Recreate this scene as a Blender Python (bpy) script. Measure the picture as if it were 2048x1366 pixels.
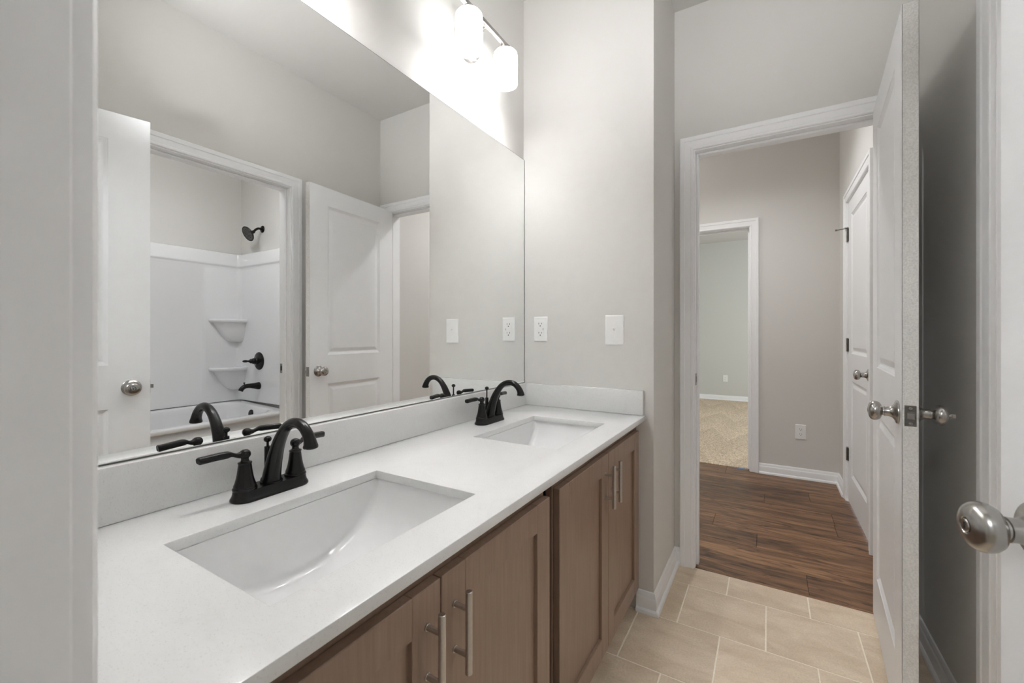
import bpy, bmesh, math, random
from mathutils import Vector, Matrix

for o in list(bpy.data.objects):
    bpy.data.objects.remove(o)
SC = bpy.context.scene
COL = SC.collection
PI = math.pi
random.seed(7)

# ------------------------------------------------------------------ camera, exposure, world, lights
cd = bpy.data.cameras.new('camera')
cd.sensor_width = 36.0
cd.lens = 36.0 * 854.75 / 2048
cd.shift_y = -14.23 / 2048
cd.clip_start = 0.02
cd.dof.use_dof = True
cd.dof.focus_distance = 1.5
cd.dof.aperture_fstop = 9.0
cam = bpy.data.objects.new('camera', cd)
cam.location = (1.004, 0.0, 1.138)
cam.rotation_euler = (PI / 2, 0, 0.5402)
COL.objects.link(cam)
SC.camera = cam

SC.view_settings.view_transform = 'Standard'
SC.view_settings.look = 'None'
SC.view_settings.gamma = 1.0
SC.view_settings.use_curve_mapping = False
SC.view_settings.exposure = 1.84
try:
    SC.cycles.use_denoising = True
    SC.cycles.max_bounces = 16
    SC.cycles.diffuse_bounces = 8
    SC.cycles.glossy_bounces = 6
    SC.cycles.caustics_reflective = True
    SC.cycles.sample_clamp_indirect = 14.0
    SC.cycles.blur_glossy = 0.3
except Exception:
    pass

w = bpy.data.worlds.new('world')
SC.world = w
w.use_nodes = True
wb = w.node_tree.nodes['Background']
wb.inputs[0].default_value = (0.75, 0.85, 1.0, 1)
wb.inputs[1].default_value = 1.0


def lamp(name, loc, power, radius=0.1, col=(1, 1, 1), kind='POINT', size=(1, 1), rot=(0, 0, 0)):
    l = bpy.data.lights.new(name, kind)
    l.energy = power
    l.color = col
    if kind == 'POINT':
        l.shadow_soft_size = radius
    elif kind == 'AREA':
        l.shape = 'RECTANGLE'
        l.size, l.size_y = size
    o = bpy.data.objects.new(name, l)
    o.location = loc
    o.rotation_euler = rot
    COL.objects.link(o)
    return o


WARM = (0.985, 0.99, 1.0)


def downlight(name, loc, power, cone, blend, col, radius=0.05):
    o = lamp(name, loc, power, radius, col, 'SPOT')
    o.data.spot_size = math.radians(cone)
    o.data.spot_blend = blend
    o.data.shadow_soft_size = radius
    return o


downlight('tub_room_downlight', (2.45, 1.35, 2.72), 5.2, 165, 0.7, (0.96, 0.98, 1.0), 0.04)
lamp('tub_room_fill', (2.20, 1.25, 2.58), 4.1, 0.08, (0.97, 0.98, 1.0))  # extra unseen point light, added to brighten the tub room walls
lamp('hall_ceiling_lamp', (-0.85, 3.1, 2.55), 6.8, 0.13, (1, 0.985, 0.96))
downlight('hall_downlight', (0.75, 3.05, 2.72), 12, 150, 0.75, (0.98, 0.985, 1.0), 0.05)
lamp('entry_room_fill', (0.75, -1.6, 2.60), 19, 0.15, (0.92, 0.965, 1.0))  # fill light added out of view behind the camera
lamp('carpet_room_daylight', (3.62, 6.2, 1.5), 17, kind='AREA', size=(1.5, 1.5), rot=(0, PI / 2, 0), col=(0.93, 0.98, 1.0))
_fl = lamp('added_bounce_fill', (0.95, 0.30, 1.75), 60, 0.04, (0.97, 0.985, 1.0))  # added spot, bounced off the ceiling to lift and even out the bathroom
_fl.data = bpy.data.lights.new('added_bounce_fill', 'SPOT')
_fl.data.energy = 18.5
_fl.data.color = (0.97, 0.98, 1.0)
_fl.data.shadow_soft_size = 0.04
_fl.data.spot_size = math.radians(92)
_fl.data.spot_blend = 0.85
_fl.rotation_euler = (Vector((0.78, 1.25, 2.74)) - Vector((0.95, 0.30, 1.75))).to_track_quat('-Z', 'Y').to_euler()
VANITY_BULB = 1.15      # watts of each bulb in the vanity lights
SHADE_GLOW = 2.3

# room numbers (metres)
H = 2.740              # ceiling
W = 1.4937             # right wall surface
YN = 0.0667            # near wall (doorway the camera looks through)
YB = 1.7927            # wall at the end of the vanity
YD = 2.2428            # wall with the hall doorway
XS = 0.603             # side of the vanity end wall
YH = 4.0643            # hall back wall
XH = 1.4678            # hall right wall
TK = 0.115             # wall thickness
ZC = 0.8054            # counter top


# ------------------------------------------------------------------ materials
def new_mat(name):
    m = bpy.data.materials.new(name)
    m.use_nodes = True
    nt = m.node_tree
    return m, nt, nt.nodes['Principled BSDF']


def N(nt, t, **kw):
    n = nt.nodes.new(t)
    for k, v in kw.items():
        if k in n.inputs:
            n.inputs[k].default_value = v
        else:
            setattr(n, k, v)
    return n


def simple(name, col, rough=0.5, metal=0.0, spec=0.5, noise=0.0, nscale=40, bump=0.0, bscale=200, coat=0.0):
    m, nt, b = new_mat(name)
    b.inputs['Base Color'].default_value = (*col, 1)
    b.inputs['Roughness'].default_value = rough
    b.inputs['Metallic'].default_value = metal
    b.inputs['Specular IOR Level'].default_value = spec
    if coat:
        b.inputs['Coat Weight'].default_value = coat
        b.inputs['Coat Roughness'].default_value = 0.08
    tc = N(nt, 'ShaderNodeTexCoord')
    if noise:
        t = N(nt, 'ShaderNodeTexNoise', Scale=nscale, Detail=4.0)
        nt.links.new(tc.outputs['Object'], t.inputs['Vector'])
        r = N(nt, 'ShaderNodeValToRGB')
        r.color_ramp.elements[0].position = 0.3
        r.color_ramp.elements[1].position = 0.7
        r.color_ramp.elements[0].color = (*[c * (1 - noise) for c in col], 1)
        r.color_ramp.elements[1].color = (*[min(1, c * (1 + noise)) for c in col], 1)
        nt.links.new(t.outputs['Fac'], r.inputs['Fac'])
        nt.links.new(r.outputs['Color'], b.inputs['Base Color'])
    if bump:
        t2 = N(nt, 'ShaderNodeTexNoise', Scale=bscale, Detail=3.0)
        nt.links.new(tc.outputs['Object'], t2.inputs['Vector'])
        bp = N(nt, 'ShaderNodeBump', Strength=bump, Distance=0.001)
        nt.links.new(t2.outputs['Fac'], bp.inputs['Height'])
        nt.links.new(bp.outputs['Normal'], b.inputs['Normal'])
    return m


M = {}
M['paint'] = simple('greige_wall_paint', (0.662, 0.648, 0.624), 0.75, spec=0.25, bump=0.12, bscale=260)
M['paint_pale'] = simple('pale_room_paint', (0.60, 0.60, 0.565), 0.8, spec=0.2, bump=0.1, bscale=260)
M['ceil'] = simple('flat_ceiling_paint', (0.60, 0.588, 0.568), 0.9, spec=0.15, bump=0.15, bscale=180)
M['trim'] = simple('white_trim_paint', (0.86, 0.865, 0.875), 0.36, spec=0.4)
M['door'] = simple('white_door_paint', (0.82, 0.825, 0.835), 0.42, spec=0.4, bump=0.05, bscale=300)
M['door_edge'] = simple('rough_door_edge', (0.66, 0.65, 0.63), 0.8, spec=0.2, noise=0.13, nscale=260, bump=0.3, bscale=400)
M['black'] = simple('oil_rubbed_bronze', (0.009, 0.0085, 0.008), 0.26, metal=0.25, spec=0.42, noise=0.2, nscale=60)
M['nickel'] = simple('satin_nickel', (0.43, 0.415, 0.395), 0.26, metal=1.0, noise=0.06, nscale=90)
M['nickel_dark'] = simple('aged_nickel', (0.26, 0.25, 0.235), 0.33, metal=1.0, noise=0.15, nscale=120)
M['steel'] = simple('brushed_bar_steel', (0.56, 0.53, 0.50), 0.28, metal=1.0, noise=0.04, nscale=200)
M['acrylic'] = simple('glossy_tub_acrylic', (0.78, 0.785, 0.80), 0.09, spec=0.5)
M['porcelain'] = simple('white_sink_porcelain', (0.76, 0.76, 0.76), 0.06, spec=0.5, coat=0.4)
M['plastic'] = simple('white_device_plastic', (0.84, 0.84, 0.83), 0.3, spec=0.5)
M['slot'] = simple('dark_slot', (0.02, 0.02, 0.02), 0.7)
M['silicone'] = simple('dark_gap', (0.05, 0.05, 0.05), 0.8)
M['tape'] = simple('blue_painters_tape', (0.12, 0.30, 0.55), 0.6, noise=0.2, nscale=80)
M['grout'] = simple('cream_grout', (0.90, 0.83, 0.70), 0.85, noise=0.06, nscale=90)
M['subfloor'] = simple('dark_floor_gap', (0.03, 0.02, 0.014), 0.9)
M['bedroom_floor'] = simple('beige_entry_carpet', (0.42, 0.36, 0.29), 0.95, noise=0.2, nscale=300)
M['aerator'] = simple('aerator_dark', (0.03, 0.03, 0.03), 0.5)


def mat_mirror():
    m, nt, b = new_mat('mirror_silver')
    b.inputs['Base Color'].default_value = (0.955, 0.965, 0.96, 1)
    b.inputs['Metallic'].default_value = 1
    b.inputs['Roughness'].default_value = 0.0
    t = N(nt, 'ShaderNodeTexNoise', Scale=3.0)
    mr = N(nt, 'ShaderNodeMapRange')
    mr.inputs['To Min'].default_value = 0.0
    mr.inputs['To Max'].default_value = 0.004
    nt.links.new(t.outputs['Fac'], mr.inputs['Value'])
    nt.links.new(mr.outputs['Result'], b.inputs['Roughness'])
    return m


M['mirror'] = mat_mirror()
M['mirror_edge'] = simple('mirror_edge_glass', (0.10, 0.11, 0.10), 0.2)


def mat_quartz():
    m, nt, b = new_mat('white_quartz')
    tc = N(nt, 'ShaderNodeTexCoord')
    sp = N(nt, 'ShaderNodeTexNoise', Scale=420.0, Detail=2.0)
    r1 = N(nt, 'ShaderNodeValToRGB')
    e = r1.color_ramp.elements
    e[0].position = 0.27; e[0].color = (0.62, 0.61, 0.58, 1)
    e[1].position = 0.40; e[1].color = (0.715, 0.718, 0.714, 1)
    vn = N(nt, 'ShaderNodeTexNoise', Scale=3.2, Detail=5.0, Distortion=1.6)
    r2 = N(nt, 'ShaderNodeValToRGB')
    e = r2.color_ramp.elements
    e[0].position = 0.485; e[0].color = (0, 0, 0, 1)
    e[1].position = 0.50; e[1].color = (0.10, 0.10, 0.10, 1)
    x = r2.color_ramp.elements.new(0.515); x.color = (0, 0, 0, 1)
    mx = N(nt, 'ShaderNodeMix', data_type='RGBA')
    mx.inputs[7].default_value = (0.55, 0.54, 0.52, 1)
    nt.links.new(tc.outputs['Object'], sp.inputs['Vector'])
    nt.links.new(tc.outputs['Object'], vn.inputs['Vector'])
    nt.links.new(sp.outputs['Fac'], r1.inputs['Fac'])
    nt.links.new(vn.outputs['Fac'], r2.inputs['Fac'])
    nt.links.new(r1.outputs['Color'], mx.inputs[6])
    nt.links.new(r2.outputs['Color'], mx.inputs[0])
    nt.links.new(mx.outputs[2], b.inputs['Base Color'])
    b.inputs['Roughness'].default_value = 0.20
    b.inputs['Specular IOR Level'].default_value = 0.5
    return m


M['quartz'] = mat_quartz()


def mat_cabinet():
    m, nt, b = new_mat('brown_stained_maple')
    tc = N(nt, 'ShaderNodeTexCoord')
    mp = N(nt, 'ShaderNodeMapping')
    mp.inputs['Scale'].default_value = (60, 60, 3.0)
    n1 = N(nt, 'ShaderNodeTexNoise', Scale=2.0, Detail=6.0, Roughness=0.6)
    r = N(nt, 'ShaderNodeValToRGB')
    e = r.color_ramp.elements
    e[0].position = 0.25; e[0].color = (0.225, 0.147, 0.103, 1)
    e[1].position = 0.75; e[1].color = (0.300, 0.209, 0.154, 1)
    nt.links.new(tc.outputs['Object'], mp.inputs['Vector'])
    nt.links.new(mp.outputs['Vector'], n1.inputs['Vector'])
    nt.links.new(n1.outputs['Fac'], r.inputs['Fac'])
    nt.links.new(r.outputs['Color'], b.inputs['Base Color'])
    bp = N(nt, 'ShaderNodeBump', Strength=0.08, Distance=0.0006)
    nt.links.new(n1.outputs['Fac'], bp.inputs['Height'])
    nt.links.new(bp.outputs['Normal'], b.inputs['Normal'])
    b.inputs['Roughness'].default_value = 0.36
    b.inputs['Specular IOR Level'].default_value = 0.5
    return m


M['cabinet'] = mat_cabinet()
M['cab_gap_shade'] = simple('cabinet_shadow_gap', (0.06, 0.042, 0.030), 0.6)  # carcass colour darkened to hold the shade in the gap between cabinets


def mat_tile():
    m, nt, b = new_mat('beige_stone_tile')
    at = N(nt, 'ShaderNodeAttribute', attribute_name='tone')
    tc = N(nt, 'ShaderNodeTexCoord')
    mp = N(nt, 'ShaderNodeMapping')
    mp.inputs['Scale'].default_value = (1.0, 2.4, 1)
    mp.inputs['Rotation'].default_value = (0, 0, 0.5)
    ad = N(nt, 'ShaderNodeVectorMath', operation='ADD')
    sc_ = N(nt, 'ShaderNodeVectorMath', operation='SCALE')
    sc_.inputs[3].default_value = 23.0
    n1 = N(nt, 'ShaderNodeTexNoise', Scale=4.5, Detail=7.0, Roughness=0.62, Distortion=0.6)
    n2 = N(nt, 'ShaderNodeTexNoise', Scale=150.0, Detail=3.0)
    r = N(nt, 'ShaderNodeValToRGB')
    e = r.color_ramp.elements
    e[0].position = 0.25; e[0].color = (0.575, 0.445, 0.315, 1)
    e[1].position = 0.78; e[1].color = (0.82, 0.70, 0.55, 1)
    mx = N(nt, 'ShaderNodeMix', data_type='RGBA', blend_type='MULTIPLY')
    mx.inputs[0].default_value = 1.0
    mr = N(nt, 'ShaderNodeMapRange')
    mr.inputs['From Min'].default_value = 0.3; mr.inputs['From Max'].default_value = 0.7
    mr.inputs['To Min'].default_value = 0.90; mr.inputs['To Max'].default_value = 1.06
    L = nt.links.new
    L(tc.outputs['Object'], ad.inputs[0])
    L(at.outputs['Color'], sc_.inputs[0])
    L(sc_.outputs[0], ad.inputs[1])
    L(ad.outputs[0], mp.inputs['Vector'])
    L(mp.outputs['Vector'], n1.inputs['Vector'])
    L(tc.outputs['Object'], n2.inputs['Vector'])
    L(n1.outputs['Fac'], r.inputs['Fac'])
    L(n2.outputs['Fac'], mr.inputs['Value'])
    L(r.outputs['Color'], mx.inputs[6])
    L(mr.outputs['Result'], mx.inputs[7])
    L(mx.outputs[2], b.inputs['Base Color'])
    b.inputs['Roughness'].default_value = 0.42
    return m


M['tile'] = mat_tile()


def mat_wood():
    m, nt, b = new_mat('hickory_plank')
    at = N(nt, 'ShaderNodeAttribute', attribute_name='tone')
    tc = N(nt, 'ShaderNodeTexCoord')
    sc_ = N(nt, 'ShaderNodeVectorMath', operation='SCALE')
    sc_.inputs[3].default_value = 31.0
    ad = N(nt, 'ShaderNodeVectorMath', operation='ADD')
    mp = N(nt, 'ShaderNodeMapping'); mp.inputs['Scale'].default_value = (1.1, 9, 1)
    mp2 = N(nt, 'ShaderNodeMapping'); mp2.inputs['Scale'].default_value = (6, 120, 1)
    mp3 = N(nt, 'ShaderNodeMapping'); mp3.inputs['Scale'].default_value = (3.0, 14, 1)
    n1 = N(nt, 'ShaderNodeTexNoise', Scale=1.6, Detail=8.0, Roughness=0.65, Distortion=1.2)
    n2 = N(nt, 'ShaderNodeTexNoise', Scale=1.0, Detail=4.0, Roughness=0.6)
    n3 = N(nt, 'ShaderNodeTexNoise', Scale=1.5, Detail=3.0, Distortion=2.0)
    r = N(nt, 'ShaderNodeValToRGB')
    e = r.color_ramp.elements
    e[0].position = 0.28; e[0].color = (0.044, 0.020, 0.010, 1)
    e[1].position = 0.80; e[1].color = (0.490, 0.275, 0.140, 1)
    k = e.new(0.5); k.color = (0.205, 0.102, 0.047, 1)
    mr = N(nt, 'ShaderNodeMapRange')
    mr.inputs['From Min'].default_value = 0.3; mr.inputs['From Max'].default_value = 0.7
    mr.inputs['To Min'].default_value = 0.70; mr.inputs['To Max'].default_value = 1.18
    r3 = N(nt, 'ShaderNodeValToRGB')
    e = r3.color_ramp.elements
    e[0].position = 0.33; e[0].color = (0.42, 0.36, 0.33, 1)
    e[1].position = 0.45; e[1].color = (1, 1, 1, 1)
    mt = N(nt, 'ShaderNodeMapRange')
    mt.inputs['To Min'].default_value = 0.72; mt.inputs['To Max'].default_value = 1.22
    m1 = N(nt, 'ShaderNodeMix', data_type='RGBA', blend_type='MULTIPLY'); m1.inputs[0].default_value = 1
    m2 = N(nt, 'ShaderNodeMix', data_type='RGBA', blend_type='MULTIPLY'); m2.inputs[0].default_value = 1
    m3 = N(nt, 'ShaderNodeMix', data_type='RGBA', blend_type='MULTIPLY'); m3.inputs[0].default_value = 1
    L = nt.links.new
    L(at.outputs['Color'], sc_.inputs[0])
    L(tc.outputs['Object'], ad.inputs[0]); L(sc_.outputs[0], ad.inputs[1])
    for q, n in ((mp, n1), (mp2, n2), (mp3, n3)):
        L(ad.outputs[0], q.inputs['Vector']); L(q.outputs['Vector'], n.inputs['Vector'])
    L(n1.outputs['Fac'], r.inputs['Fac']); L(n2.outputs['Fac'], mr.inputs['Value']); L(n3.outputs['Fac'], r3.inputs['Fac'])
    L(at.outputs['Fac'], mt.inputs['Value'])
    L(r.outputs['Color'], m1.inputs[6]); L(mr.outputs['Result'], m1.inputs[7])
    L(m1.outputs[2], m2.inputs[6]); L(r3.outputs['Color'], m2.inputs[7])
    L(m2.outputs[2], m3.inputs[6]); L(mt.outputs['Result'], m3.inputs[7])
    L(m3.outputs[2], b.inputs['Base Color'])
    bp = N(nt, 'ShaderNodeBump', Strength=0.25, Distance=0.001)
    L(n2.outputs['Fac'], bp.inputs['Height']); L(bp.outputs['Normal'], b.inputs['Normal'])
    b.inputs['Roughness'].default_value = 0.40
    return m


M['wood'] = mat_wood()


def mat_carpet():
    m, nt, b = new_mat('beige_cut_pile_carpet')
    tc = N(nt, 'ShaderNodeTexCoord')
    n1 = N(nt, 'ShaderNodeTexNoise', Scale=85.0, Detail=4.0, Roughness=0.7)
    r = N(nt, 'ShaderNodeValToRGB')
    e = r.color_ramp.elements
    e[0].position = 0.34; e[0].color = (0.36, 0.27, 0.19, 1)
    e[1].position = 0.60; e[1].color = (0.86, 0.72, 0.55, 1)
    # vacuum tracks: chevrons of pile laid the other way
    sep = N(nt, 'ShaderNodeSeparateXYZ')
    ma = N(nt, 'ShaderNodeMath', operation='PINGPONG'); ma.inputs[1].default_value = 0.21
    mul = N(nt, 'ShaderNodeMath', operation='MULTIPLY'); mul.inputs[1].default_value = 3.2
    add = N(nt, 'ShaderNodeMath', operation='ADD')
    fr = N(nt, 'ShaderNodeMath', operation='MODULO'); fr.inputs[1].default_value = 1.15
    ramp = N(nt, 'ShaderNodeValToRGB')
    e = ramp.color_ramp.elements
    e[0].position = 0.02; e[0].color = (1.0, 1.0, 1.0, 1)
    e[1].position = 1.0; e[1].color = (0.89, 0.885, 0.88, 1)
    mx = N(nt, 'ShaderNodeMix', data_type='RGBA', blend_type='MULTIPLY'); mx.inputs[0].default_value = 1
    L = nt.links.new
    L(tc.outputs['Object'], n1.inputs['Vector']); L(n1.outputs['Fac'], r.inputs['Fac'])
    L(tc.outputs['Object'], sep.inputs[0]); L(sep.outputs['X'], ma.inputs[0]); L(ma.outputs[0], mul.inputs[0])
    L(mul.outputs[0], add.inputs[0]); L(sep.outputs['Y'], add.inputs[1]); L(add.outputs[0], fr.inputs[0])
    L(fr.outputs[0], ramp.inputs['Fac'])
    L(r.outputs['Color'], mx.inputs[6]); L(ramp.outputs['Color'], mx.inputs[7])
    L(mx.outputs[2], b.inputs['Base Color'])
    bp = N(nt, 'ShaderNodeBump', Strength=0.9, Distance=0.008)
    L(n1.outputs['Fac'], bp.inputs['Height']); L(bp.outputs['Normal'], b.inputs['Normal'])
    b.inputs['Roughness'].default_value = 0.95
    b.inputs['Specular IOR Level'].default_value = 0.1
    return m


M['carpet'] = mat_carpet()


def mat_shade():
    m, nt, b = new_mat('lit_opal_glass')
    b.inputs['Base Color'].default_value = (0.9, 0.9, 0.9, 1)
    b.inputs['Roughness'].default_value = 0.25
    b.inputs['Emission Color'].default_value = (0.985, 0.99, 1.0, 1)
    b.inputs['Emission Strength'].default_value = SHADE_GLOW
    return m


M['shade'] = mat_shade()


# ------------------------------------------------------------------ mesh helpers
class MB:
    def __init__(self):
        self.bm = bmesh.new()

    def box(self, x0, x1, y0, y1, z0, z1, bev=0.0, seg=2):
        b = self.bm
        vs = [b.verts.new((x, y, z)) for x in (x0, x1) for y in (y0, y1) for z in (z0, z1)]
        fs = []
        for q in ((0, 1, 3, 2), (4, 6, 7, 5), (0, 4, 5, 1), (2, 3, 7, 6), (0, 2, 6, 4), (1, 5, 7, 3)):
            fs.append(b.faces.new([vs[i] for i in q]))
        if bev:
            es = set()
            for f in fs:
                es.update(f.edges)
            bmesh.ops.bevel(b, geom=list(es), offset=bev, segments=seg, profile=0.5, affect='EDGES')
        return self

    def loft(self, loops, closed=True, cap0=False, cap1=False):
        b = self.bm
        rows = [[b.verts.new(p) for p in lp] for lp in loops]
        n = len(rows[0])
        for a, c in zip(rows, rows[1:]):
            for i in range(n if closed else n - 1):
                j = (i + 1) % n
                try:
                    b.faces.new((a[i], a[j], c[j], c[i]))
                except ValueError:
                    pass
        if cap0:
            b.faces.new(rows[0][::-1])
        if cap1:
            b.faces.new(rows[-1])
        return self

    def lathe(self, prof, origin=(0, 0, 0), axis=(0, 0, 1), n=32, sx=1.0, sy=1.0):
        ax = Vector(axis).normalized()
        t = Vector((1, 0, 0)) if abs(ax.x) < 0.9 else Vector((0, 1, 0))
        u = (t - ax * t.dot(ax)).normalized()
        v = ax.cross(u)
        o = Vector(origin)
        loops = []
        for r, h in prof:
            r = max(r, 1e-5)
            loops.append([o + ax * h + u * (r * sx * math.cos(2 * PI * i / n)) + v * (r * sy * math.sin(2 * PI * i / n)) for i in range(n)])
        return self.loft(loops, True, prof[0][0] > 1e-4, prof[-1][0] > 1e-4)

    def tube(self, pts, radii, n=20, side=None, caps=True, pw=1.0):
        """sweep of ellipses along points; radii = number, list of numbers or of pairs"""
        P = [Vector(p) for p in pts]
        k = len(P)
        if not isinstance(radii, (list, tuple)):
            radii = [radii] * k
        s = Vector(side).normalized() if side else None
        loops = []
        for i in range(k):
            t = (P[min(i + 1, k - 1)] - P[max(i - 1, 0)]).normalized()
            if s is None:
                s = t.orthogonal().normalized()
            u = (s - t * s.dot(t)).normalized()
            if side is None:
                s = u
            v = t.cross(u)
            r = radii[i]
            ru, rv = r if isinstance(r, (list, tuple)) else (r, r)
            lp = []
            for j in range(n):
                c_, s_ = math.cos(2 * PI * j / n), math.sin(2 * PI * j / n)
                c_ = math.copysign(abs(c_) ** pw, c_); s_ = math.copysign(abs(s_) ** pw, s_)
                lp.append(P[i] + u * (ru * c_) + v * (rv * s_))
            loops.append(lp)
        return self.loft(loops, True, caps, caps)

    def face(self, pts):
        self.bm.faces.new([self.bm.verts.new(p) for p in pts])
        return self

    def build(self, name, mat, parent=None, smooth=35, loc=None, mats=None):
        bmesh.ops.remove_doubles(self.bm, verts=self.bm.verts, dist=1e-6)
        bmesh.ops.recalc_face_normals(self.bm, faces=self.bm.faces)
        me = bpy.data.meshes.new(name)
        self.bm.to_mesh(me)
        self.bm.free()
        me.materials.append(mat)
        if smooth:
            for p in me.polygons:
                p.use_smooth = True
            me.set_sharp_from_angle(angle=math.radians(smooth))
        o = bpy.data.objects.new(name, me)
        COL.objects.link(o)
        if parent is not None:
            o.parent = parent
        if loc:
            o.location = loc
        return o


def tag(o, label, cat, group=None, kind=None):
    o['label'] = label
    o['category'] = cat
    if group:
        o['group'] = group
    if kind:
        o['kind'] = kind
    return o


def thing(name, label, cat, loc=(0, 0, 0), rot=(0, 0, 0), group=None, kind=None):
    o = bpy.data.objects.new(name, None)
    o.empty_display_size = 0.05
    o.location = loc
    o.rotation_euler = rot
    COL.objects.link(o)
    return tag(o, label, cat, group, kind)


def struct(name, mb, mat, label, cat, parent=None, smooth=35):
    o = mb.build(name, mat, parent, smooth)
    if parent is None:
        tag(o, label, cat, None, 'structure')
    return o


def dup(root, loc, rot=None, label=None):
    r = root.copy()
    COL.objects.link(r)
    r.location = loc
    if rot:
        r.rotation_euler = rot
    if label:
        r['label'] = label
    for ch in list(root.children):
        c = ch.copy(); COL.objects.link(c); c.parent = r
        for g in list(ch.children):
            d = g.copy(); COL.objects.link(d); d.parent = c
    return r


def smoothstep(a, b, x):
    t = max(0.0, min(1.0, (x - a) / (b - a)))
    return t * t * (3 - 2 * t)


def spline(pts, m=6):
    """Catmull-Rom through points (tuples of any length)"""
    out = []
    n = len(pts)
    for i in range(n - 1):
        p0, p1, p2, p3 = pts[max(i - 1, 0)], pts[i], pts[i + 1], pts[min(i + 2, n - 1)]
        for j in range(m):
            t = j / m
            out.append(tuple(0.5 * (2 * b + (c - a) * t + (2 * a - 5 * b + 4 * c - d) * t * t + (3 * b - a - 3 * c + d) * t ** 3)
                             for a, b, c, d in zip(p0, p1, p2, p3)))
    out.append(tuple(pts[-1]))
    return out


# ------------------------------------------------------------------ setting: floors, ceiling, walls
def tone_attr(o, tones):
    me = o.data
    a = me.attributes.new('tone', 'FLOAT_COLOR', 'FACE')
    for i, t in enumerate(tones):
        a.data[i].color = (t, (t * 7.13) % 1, (t * 3.71) % 1, 1)


def slabs(name, rects, mat, ztop, base, basemat, label, cat):
    """floor of separate slabs lying on a base; one mesh, two materials"""
    bm = bmesh.new()
    tones = []
    for (x0, x1, y0, y1) in rects:
        t = random.random()
        top = [bm.verts.new((x, y, ztop)) for x, y in ((x0 + .0008, y0 + .0008), (x1 - .0008, y0 + .0008), (x1 - .0008, y1 - .0008), (x0 + .0008, y1 - .0008))]
        bot = [bm.verts.new((x, y, ztop - 0.0016)) for x, y in ((x0, y0), (x1, y0), (x1, y1), (x0, y1))]
        bm.faces.new(top); tones.append(t)
        for i in range(4):
            j = (i + 1) % 4
            bm.faces.new((bot[i], bot[j], top[j], top[i])); tones.append(t)
    nb = len(tones)
    x0, x1, y0, y1 = base
    bm.faces.new([bm.verts.new((x, y, ztop - 0.0012)) for x, y in ((x0, y0), (x1, y0), (x1, y1), (x0, y1))]); tones.append(0)
    vs = [bm.verts.new((x, y, -0.05)) for x, y in ((x0, y0), (x0, y1), (x1, y1), (x1, y0))]
    bm.faces.new(vs); tones.append(0)
    me = bpy.data.meshes.new(name)
    bm.to_mesh(me); bm.free()
    me.materials.append(mat); me.materials.append(basemat)
    for i in range(nb, len(me.polygons)):
        me.polygons[i].material_index = 1
    o = bpy.data.objects.new(name, me)
    COL.objects.link(o)
    tone_attr(o, tones)
    return tag(o, label, cat, None, 'structure')


def tile_rects(X0, X1, Y0, Y1):
    tw, tl, g = 0.302, 0.297, 0.0045
    out = []
    k0 = int(math.floor((Y0 - 1.785) / tl)) - 1
    for k in range(k0, 60):
        ya, yb = 1.785 + k * tl, 1.785 + (k + 1) * tl
        if yb < Y0 or ya > Y1:
            continue
        off = 0.694 if k % 2 == 0 else 0.8475
        i0 = int(math.floor((X0 - off) / tw)) - 1
        for i in range(i0, 80):
            xa, xb = off + i * tw, off + (i + 1) * tw
            if xb < X0 or xa > X1:
                continue
            x0, x1, y0, y1 = max(xa + g / 2, X0), min(xb - g / 2, X1), max(ya + g / 2, Y0), min(yb - g / 2, Y1)
            if x1 - x0 > 0.004 and y1 - y0 > 0.004:
                out.append((x0, x1, y0, y1))
    return out


YT = 2.247      # where tile meets wood
slabs('floor', tile_rects(0.0, 1.60, -0.05, YT), M['tile'], 0.0, (-0.1, 1.605, -0.05, YT), M['grout'],
      'beige stone-look tile floor of the bathroom in an offset pattern', 'floor')
slabs('floor', tile_rects(1.606, 3.47, 0.55, 2.30), M['tile'], 0.0, (1.606, 3.47, 0.55, 2.30), M['grout'],
      'beige tile floor of the tub room behind the right wall', 'floor')


def plank_rects(X0, X1, Y0, Y1):
    seams = {0: [1.1575], 1: [0.30], 2: [0.9495], 3: [0.717], 4: [1.34], 5: [0.13], 6: [0.98], 7: [1.2494], 8: [0.5]}
    pw, y = 0.1815, 2.2666
    out = []
    for k in range(-1, 12):
        ya, yb = y + k * pw, y + (k + 1) * pw
        ya, yb = max(ya, Y0), min(yb, Y1)
        if yb - ya < 0.003:
            continue
        s = seams.get(k, [0.7])[0]
        xs = [X0] + sorted(x for x in (s + j * 1.215 for j in range(-4, 4)) if X0 + .02 < x < X1 - .02) + [X1]
        for a, b in zip(xs, xs[1:]):
            out.append((a + .0006, b - .0006, ya + .0006, yb - .0006))
    return out


slabs('floor', plank_rects(-1.6, XH + 0.02, YT, 4.118), M['wood'], 0.0, (-1.6, XH + 0.02, YT, 4.118), M['subfloor'],
      'brown hickory plank floor of the hall beyond the open door', 'floor')
struct('floor', MB().box(-0.2, 3.7, 4.118, 8.35, -0.05, 0.004), M['carpet'],
       'beige carpet with vacuum tracks in the far room', 'floor')
struct('floor', MB().box(-1.6, 2.6, -3.3, -0.05, -0.05, 0.0), M['bedroom_floor'],
       'carpet floor of the entry room behind the camera', 'floor')
struct('ceiling', MB().box(-1.7, 3.8, -3.4, 8.45, H, H + 0.1), M['ceil'], 'flat pale ceiling over all the rooms', 'ceiling')

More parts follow.
